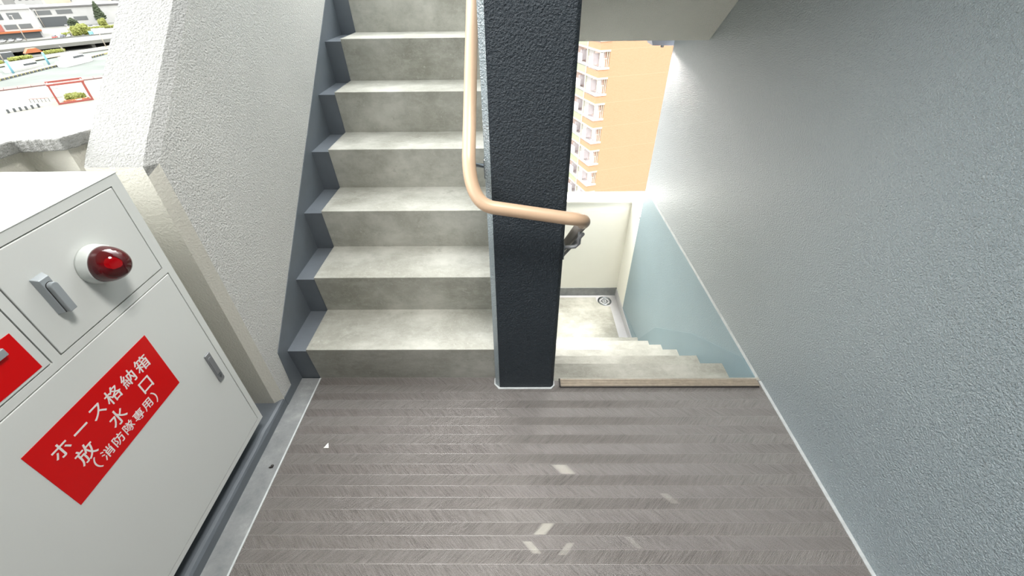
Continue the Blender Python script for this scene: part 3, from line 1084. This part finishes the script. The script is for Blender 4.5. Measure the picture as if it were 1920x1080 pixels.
# red gate frame with planter
gt = city('pergola', 'red steel pergola frame around a planter on the near quay', 'pergola', 199, 1.6)
for w in (-4.0, 4.2):
    m = MB(); m.box(w - 0.25, w + 0.25, -0.3, 0.3, 0, 5.6)
    m.build('post', REDSTEEL, gt)
    m = MB(); m.box(w - 0.2, w + 0.2, 6, 6.5, 0, 5.6)
    m.build('post', REDSTEEL, gt)
m = MB(); m.box(-4.4, 4.6, -0.35, 0.35, 5.3, 5.8); m.build('beam', REDSTEEL, gt)
m = MB(); m.box(-4.4, 4.6, 5.9, 6.6, 5.3, 5.8); m.build('beam', REDSTEEL, gt)
for w in (-4.0, 4.2):
    m = MB(); m.box(w - 0.2, w + 0.2, -0.3, 6.5, 5.25, 5.6); m.build('beam', REDSTEEL, gt)
    m = MB(); m.tube([(w, 0, 0.2), (w, 6, 5.2)], 0.15, 6); m.build('brace', REDSTEEL, gt)
m = MB(); m.box(-4.0, 4.2, -0.2, 0.2, 0, 0.5); m.build('sill_beam', REDSTEEL, gt)
pl = city('planter', 'low round planter with green shrubs and orange flowers inside the red pergola', 'planter', 203, 2.1)
m = MB(); m.lathe([(3.4, 0), (3.4, 0.7), (3.1, 0.7), (3.1, 0.4), (0, 0.4)], (0, 0, 0), 'z', 32); m.build('planter_wall', CITYC, pl)
m = MB()
for i in range(16):
    a = i * 2.4
    m.blob((2.2 * math.cos(a) * (i / 16) ** .5, 2.2 * math.sin(a) * (i / 16) ** .5, 1.1), (0.9, 0.9, 0.8), 3, 0.3, i)
m.build('shrubs', LEAF, pl)
m = MB()
for i in range(14):
    m.blob((-2.9 + i * 0.45, -3.0 + 0.3 * math.sin(i), 0.5), (0.4, 0.35, 0.35), 1, 0.3, i + 40)
m.build('flowers', ORANGE, pl)
kt = city('ticket_kiosk', 'small white kiosk beside the red pergola', 'kiosk', 214, -1.7)
m = MB(); m.box(-1.2, 1.2, -1.2, 1.2, 0, 2.6); m.build('body', BOATW, kt)
m = MB(); m.prism([(-1.4, 2.6), (1.4, 2.6), (0, 4.4)], 'y', -1.4, 1.4); m.build('roof', BOATW, kt)
for i, (s, w) in enumerate([(198, -14), (198.5, -12.6), (199, -11.3), (199, -10), (199.5, -8.6), (200, -7.2)]):
    o = MB().box(-0.25, 0.25, -0.7, 0.7, 0, 1.1, 0.1, 1).build('bollard', DARKW)
    o.location = W(s, w); o.rotation_euler = (0, 0, R45)
    tag(o, 'dark bollard in the row along the plaza edge nearest the parapet', 'bollard', 'bollards on the plaza')
rg = city('railing', 'dark metal railing on the plaza left of the red pergola', 'railing', 208, -6.5, -0.5)
m = MB(); m.box(-2.5, 2.5, -0.05, 0.05, 1.0, 1.1); m.build('top_rail', REDSTEEL, rg)
for i in range(6):
    m = MB(); m.box(-2.5 + i, -2.4 + i, -0.05, 0.05, 0, 1.0); m.build('post', DARKW, rg)

# floating pier with fenders and cyan piles
ang = math.atan2(44, 36)
pr = thing('floating_pier', 'pale yellow edged floating pier along the far side of the canal', 'pier', W(288, 2), R45 + ang)
m = MB(); m.box(-48, 48, -0.6, 2.4, -0.3, 0.35); m.build('deck', YELLOWED, pr)
for i in range(10, 40):
    MB().box(-47.5 + i * 2, -46.4 + i * 2, -0.85, -0.55, -0.35, 0.3).build('fender', DARKW, pr)
m = MB(); m.box(-48, 48, -0.58, -0.5, -0.4, 0.05); m.build('pier_side', DARKW, pr)
for i, (s, w, lab) in enumerate([(279, -11, 'cyan mooring pile in the canal beside the low white tour boat'), (294, 1, 'cyan mooring pile in the canal beside the white motor yacht')]):
    o = MB().lathe([(0.4, -0.4), (0.4, 4.6), (0.3, 4.9), (0, 5.0)], (0, 0, 0), 'z', 12).build('mooring_pile', CYAN)
    o.location = W(s, w); o.rotation_euler = (0, 0, R45)
    tag(o, lab, 'pile', 'cyan mooring piles')

def hull(L, B, H, bow=0.35):
    n = 14
    V, F = [], []
    for i in range(n + 1):
        t = i / n
        x = -L / 2 + L * t
        k = 1.0 if t < 1 - bow else math.sqrt(max(0.0, 1 - ((t - (1 - bow)) / bow) ** 2))
        b = max(0.04, B / 2 * k)
        sheer = H * (1 + 0.25 * max(0, (t - 0.5) * 2) ** 2)
        V += [(x, -b, sheer), (x, -b * 0.75, -0.3), (x, b * 0.75, -0.3), (x, b, sheer)]
    for i in range(n):
        for k in range(4):
            a, c2 = i * 4 + k, i * 4 + (k + 1) % 4
            F.append((a, c2, c2 + 4, a + 4))
    F += [(0, 1, 2, 3), tuple(range(4 * n, 4 * n + 4))]
    return MB().poly(V, F)

tb = thing('tour_boat', 'low white tour boat with long dark window moored at the pier', 'boat', W(291, -7, GZ - 0.2), R45 + ang - 0.25)
hull(15, 3.6, 0.9).build('hull', BOATW, tb)
m = MB(); m.box(-6.0, 4.6, -1.4, 1.4, 0.9, 2.4, 0.3, 2); m.build('cabin', BOATW, tb)
m = MB(); m.box(-1.0, 4.4, -1.43, 1.43, 1.3, 2.0); m.build('window_band', DARKW, tb)
yt_ = thing('motor_yacht', 'large white motor yacht moored in the canal with tall flying bridge', 'boat', W(291, 10.5, GZ - 0.2), R45 + ang * 0.95)
hull(17.5, 4.6, 1.9).build('hull', BOATW, yt_)
m = MB(); m.prism([(-6.5, 1.8), (4.8, 1.8), (3.0, 3.4), (-6.5, 3.4)], 'y', -1.8, 1.8); m.build('cabin', BOATW, yt_)
m = MB(); m.prism([(-3.0, 2.3), (3.6, 2.3), (2.7, 3.1), (-3.0, 3.1)], 'y', -1.83, 1.83); m.build('window_band', DARKW, yt_)
m = MB(); m.prism([(-5.0, 3.4), (1.4, 3.4), (0.6, 4.5), (-5.0, 4.4)], 'y', -1.5, 1.5); m.build('flying_bridge', BOATW, yt_)
m = MB(); m.tube([(-3, 0, 4.4), (-4.5, 0, 7.5)], 0.08, 6); m.tube([(-2.2, 0.6, 4.4), (-3.0, 0.6, 7.0)], 0.06, 6); m.build('antenna', POLE, yt_)
sb = thing('small_boat', 'small white boat at the left end of the pier', 'boat', W(273, -17, GZ - 0.2), R45 + ang)
hull(8, 2.6, 0.9).build('hull', BOATW, sb)
m = MB(); m.box(-2, 1, -0.9, 0.9, 0.9, 2.0, 0.15, 2); m.build('cabin', BOATW, sb)

# elevated road on the far bank
rd = thing('elevated_road', 'long grey white raised road running behind the far quay', 'road', W(354, 6), R45 + 0.2)
m = MB(); m.box(-90, 90, -16, 16, 2.2, 2.9); m.build('deck', ROADG, rd)
m = MB(); m.box(-90, 90, -16.4, -16.0, 2.0, 3.6); m.build('guard_wall', QUAYG, rd)
m = MB(); m.box(-90, 90, 16.0, 16.4, 2.2, 3.5); m.build('guard_wall', QUAYG, rd)
for yy in (-5.3, 5.3):
    m = MB(); m.box(-90, 90, yy - 0.25, yy + 0.25, 2.9, 2.93); m.build('lane_line', BOATW, rd)
for i in range(-6, 7):
    m = MB(); m.box(i * 14 - 0.8, i * 14 + 0.8, -14, 14, 0, 2.2); m.build('pier_leg', QUAYG, rd)
wd = thing('waterfront_shed', 'dark low shed in front of the raised road', 'shed', W(328, -17), R45 + 0.16)
m = MB(); m.box(-12, 8, -1, 2.5, 0, 2.8); m.build('body', DARKW, wd)
m = MB(); m.box(-6, 1, -2.4, -1, 0, 2.2); m.build('porch', CITYG, wd)
oc = thing('canopy_tent', 'orange canopy tent on the far quay', 'tent', W(329, -2), R45 + 0.3)
m = MB(); m.prism([(-3.4, 1.8), (3.4, 1.8), (1.6, 3.6), (-1.6, 3.6)], 'y', -1.4, 1.4); m.build('canopy', ORANGE, oc)
for x in (-3, 3):
    m = MB(); m.box(x - 0.1, x + 0.1, -0.1, 0.1, 0, 1.9); m.build('pole', POLE, oc)
for s, w, L, lab in ((313, -16, 6, 'yellow green hedge on the far quay at the left'), (322, -7, 9, 'long yellow green hedge on the far quay left of the orange canopy'), (336, 6, 9, 'yellow green hedge on the far quay right of the orange canopy')):
    m = MB()
    for i in range(int(L * 1.4)):
        m.blob((-L / 2 + i * 0.75, random.uniform(-.3, .3), 0.7), (0.9, 0.9, 0.9), 2, 0.3, i + int(s))
    o = m.build('hedge', LEAF)
    o.location = W(s, w); o.rotation_euler = (0, 0, R45 + 0.5)
    tag(o, lab, 'hedge', 'hedges on the far quay')
st_ = MB(); st_.box(-45, 45, -1.2, 1.2, 0, 0.5)
o = st_.build('quay_terrace', CITYC); o.location = W(326, 10); o.rotation_euler = (0, 0, R45 + 0.66)
o['kind'] = 'structure'; o['label'] = 'pale stepped terrace along the far quay'; o['category'] = 'terrace'

for s, w, L, rz, lab in ((424, 22, 12, 0.1, 'yellow green hedge beside the parked red and dark cars'), (455, 40, 16, 0.1, 'long yellow green hedge beyond the white box truck')):
    m = MB()
    for i in range(int(L * 1.4)):
        m.blob((-L / 2 + i * 0.75, random.uniform(-.3, .3), 0.8), (0.95, 0.95, 1.0), 2, 0.3, i + int(s))
    o = m.build('hedge', LEAF)
    o.location = W(s, w); o.rotation_euler = (0, 0, R45 + rz)
    tag(o, lab, 'hedge', 'hedges behind the raised road')
# main long building with orange awning
b1 = city('shop_building', 'long white building with salmon column and orange awning behind the raised road', 'building', 424, -20, 0.03)
m = MB(); m.box(-40, 27, 0, 30, 0, 15); m.build('wall', CITYW, b1)
m = MB(); m.box(-40.4, 27.4, -0.6, 30, 15, 16.2); m.build('roof', CITYW, b1)
m = MB(); m.box(-40, 27.2, -2.2, 0, 3.4, 4.3); o = m.build('awning', ORANGE, b1)
m = MB(); m.box(-40, 26, -0.2, 0.1, 0.2, 3.3); m.build('shopfront', DARKW, b1)
for x0 in (-36, -22, -8):
    for z0, z1 in ((5.2, 7.6), (10.2, 13.4)):
        m = MB(); m.box(x0, x0 + 11, -0.15, 0.1, z0, z1); o = m.build('window', WINC, b1)
for x0, z0, z1 in ((8, 10.2, 13.4), (12, 5.2, 7.6), (18.5, 5.2, 7.6), (16, 10.2, 13.4)):
    m = MB(); m.box(x0, x0 + 5.6, -0.15, 0.1, z0, z1); m.build('window', WINC if x0 > 8 else DARKW, b1)
m = MB(); m.box(2.5, 7.2, -0.4, 0.2, 4.4, 15); o = m.build('column', SALMON, b1)
m = MB(); m.box(8, 11, -0.4, 0.2, 4.4, 8); o = m.build('column', SALMON, b1)
m = MB(); m.box(-20, 5, 4, 14, 16.2, 18.4); m.build('roof_plant_room', CITYG, b1)

wh = city('warehouse', 'white warehouse with wide dark opening right of the orange awning building', 'building', 500, 22, 0.05)
m = MB(); m.box(-13, 44, 0, 40, 0, 11.5); m.build('wall', CITYW, wh)
m = MB(); m.box(-12, 4, -0.2, 0.1, 0.2, 6.2); m.build('dark_opening', DARKW, wh)
m = MB(); m.box(-13.4, 44.4, -0.8, 40, 11.5, 12.4); m.build('roof', ROOFG, wh)
m = MB(); m.box(8, 16, -0.2, 0.1, 3.0, 5.5); m.build('window', WINC, wh)
m = MB(); m.box(20, 23, -0.2, 0.1, 2.5, 5.0); m.build('window', WINC, wh)
m = MB(); m.box(-12, -3, -0.2, 0.1, 7.6, 10.2); m.build('window', WINC, wh)
m = MB(); m.box(0, 9, -0.2, 0.1, 7.6, 10.2); m.build('window', WINC, wh)

# background blocks
blocks = [
    (690, 36, 20, 34, CITYC, 'cream tower block with small dark windows behind the warehouse', True),
    (655, 60, 26, 14, CITYW, 'white low block to the right of the cream tower', True),
    (640, 92, 30, 12, CITYG, 'grey low block far right of the cream tower', True),
    (720, -34, 60, 14, CITYW, 'wide white block behind the orange awning building', True),
    (800, -10, 30, 22, CITYG, 'grey block with salmon strip behind the wide white block', False),
    (860, 20, 36, 26, CITYW, 'tall white block far behind the warehouse', True),
    (790, 92, 40, 22, CITYC, 'broad cream block far beyond the low grey block', True),
    (930, 70, 60, 30, CITYG, 'widest grey block at the far edge of the city', True),
]
for s, w, L, Hh, mt, lab, wins in blocks:
    b = city('city_block', lab, 'building', s, w, 0.04)
    m = MB(); m.box(-L / 2, L / 2, 0, 24, 0, Hh); m.build('wall', mt, b)
    m = MB(); m.box(-L / 2 - .4, L / 2 + .4, -0.5, 24.4, Hh, Hh + 1); m.build('roof', ROOFG if mt is CITYG else CITYW, b)
    if wins:
        nx, nz = max(2, int(L / 6)), max(1, int(Hh / 7))
        for i in range(nx):
            for k in range(nz):
                x = -L / 2 + (i + 0.5) * L / nx
                z = 4.5 + k * 7
                m = MB(); m.box(x - 1.3, x + 1.3, -0.2, 0.1, z, z + 2.2); m.build('window', DARKW if mt is CITYC else WINC, b)

def car(s, w, col, lab, rz=0.0, sc=1.0):
    t = thing('car', lab, 'car', W(s, w, GZ + 0.1), R45 + rz, 'cars parked behind the raised road')
    m = MB(); m.box(-2.2 * sc, 2.2 * sc, -0.85, 0.85, 0.3, 0.95, 0.15, 2); m.build('body', col, t)
    m = MB(); m.prism([(-1.6 * sc, 0.9), (1.3 * sc, 0.9), (0.7 * sc, 1.5), (-1.1 * sc, 1.5)], 'y', -0.75, 0.75); m.build('cabin', DARKW, t)
    for x in (-1.4 * sc, 1.4 * sc):
        for y in (-0.85, 0.85):
            m = MB(); m.lathe([(0.33, -0.1), (0.33, 0.1)], (x, y, 0.33), 'y', 12); m.build('wheel', BLACK, t)
    return t
CARS = Mat('silver_car_paint', srgb(196, 198, 200), 0.3)
CARR = Mat('red_car_paint', srgb(170, 60, 54), 0.3)
CARD = Mat('dark_car_paint', srgb(80, 82, 96), 0.3)
car(412, -12, BOATW, 'white car parked at the left under the orange awning', 1.4)
car(412, -8.5, BOATW, 'second white car from the left under the orange awning', 1.4)
car(413, -5, CARS, 'silver car parked under the orange awning', 1.4)
car(412, 11, CARR, 'red car parked right of the orange awning', 1.2)
car(414, 15, CARD, 'dark car parked beside the red car', 1.2)
car(472, 30, CARD, 'dark car parked in front of the white warehouse', 0.3)
car(470, 35, BOATW, 'white car parked in front of the white warehouse', 0.3)
car(415, 18.5, CARS, 'silver car parked to the right of the dark car', 1.2)
tk = thing('box_truck', 'white box truck with blue cab stripe on the road beyond the trees', 'truck', W(410, 33), R45 + 0.1)
m = MB(); m.box(-3.2, 3.6, -1.2, 1.2, 0.8, 3.6); m.build('cargo_box', BOATW, tk)
m = MB(); m.box(-5.2, -3.3, -1.1, 1.1, 0.5, 2.6, 0.2, 2); m.build('cab', CYAN, tk)
for x in (-4.2, 2.4):
    for y in (-1.1, 1.1):
        m = MB(); m.lathe([(0.5, -0.15), (0.5, 0.15)], (x, y, 0.5), 'y', 12); m.build('wheel', BLACK, tk)

def tree(s, w, h, r, mat, lab, slim=False, rows=8):
    t = thing('street_tree', lab, 'tree', W(s, w), R45)
    m = MB(); m.tube([(0, 0, 0), (0, 0, h * 0.6)], [0.25, 0.15], 8); m.build('trunk', DARKW, t)
    m = MB()
    rn = random.Random(int(s * 7 + w))
    for i in range(rows):
        a = rn.uniform(0, 6.28)
        zz = h * (0.35 + 0.6 * i / rows)
        rr = r * (1.1 - 0.8 * i / rows) if slim else r * 0.75
        d = 0.0 if slim else r * 0.6
        m.blob((d * math.cos(a), d * math.sin(a), zz), (rr, rr, r * 0.7), 3, 0.28, i + int(s))
    m.build('foliage', mat, t)
tree(466, 26, 6, 2.2, LEAFD, 'dark rounded tree in front of the warehouse')
tree(491, 45, 14, 3.0, LEAFD, 'dark tall tapering tree at the right end of the warehouse', True, 10)
tree(414, 22, 4.5, 2.2, LEAF, 'yellow green tree right of the parked cars')
tree(420, 27, 5, 2.6, LEAF, 'yellow green bushy tree left of the white truck')
tree(470, 42, 4, 2.4, LEAF, 'yellow green tree beyond the white truck')

for s, w, h, lab in ((384, -2, 14, 'tall pale pole in front of the orange awning building'), (498, 11, 11, 'pale lamp post beside the warehouse opening'), (402, 19, 7, 'pale lamp post among the yellow green trees'),
                     (316, -13, 6, 'short pale lamp post on the far quay at the left'), (338, 27, 7, 'pale lamp post on the far quay near the parapet edge')):
    t = city('lamp_post', lab, 'lamp post', s, w, 0, 'lamp posts in the harbour city')
    m = MB(); m.tube([(0, 0, 0), (0, 0, h)], [0.28, 0.16], 8); m.build('pole', POLE, t)
    m = MB(); m.box(-0.9, 0.3, -0.2, 0.2, h, h + 0.2); m.build('lamp_head', BOATW, t)
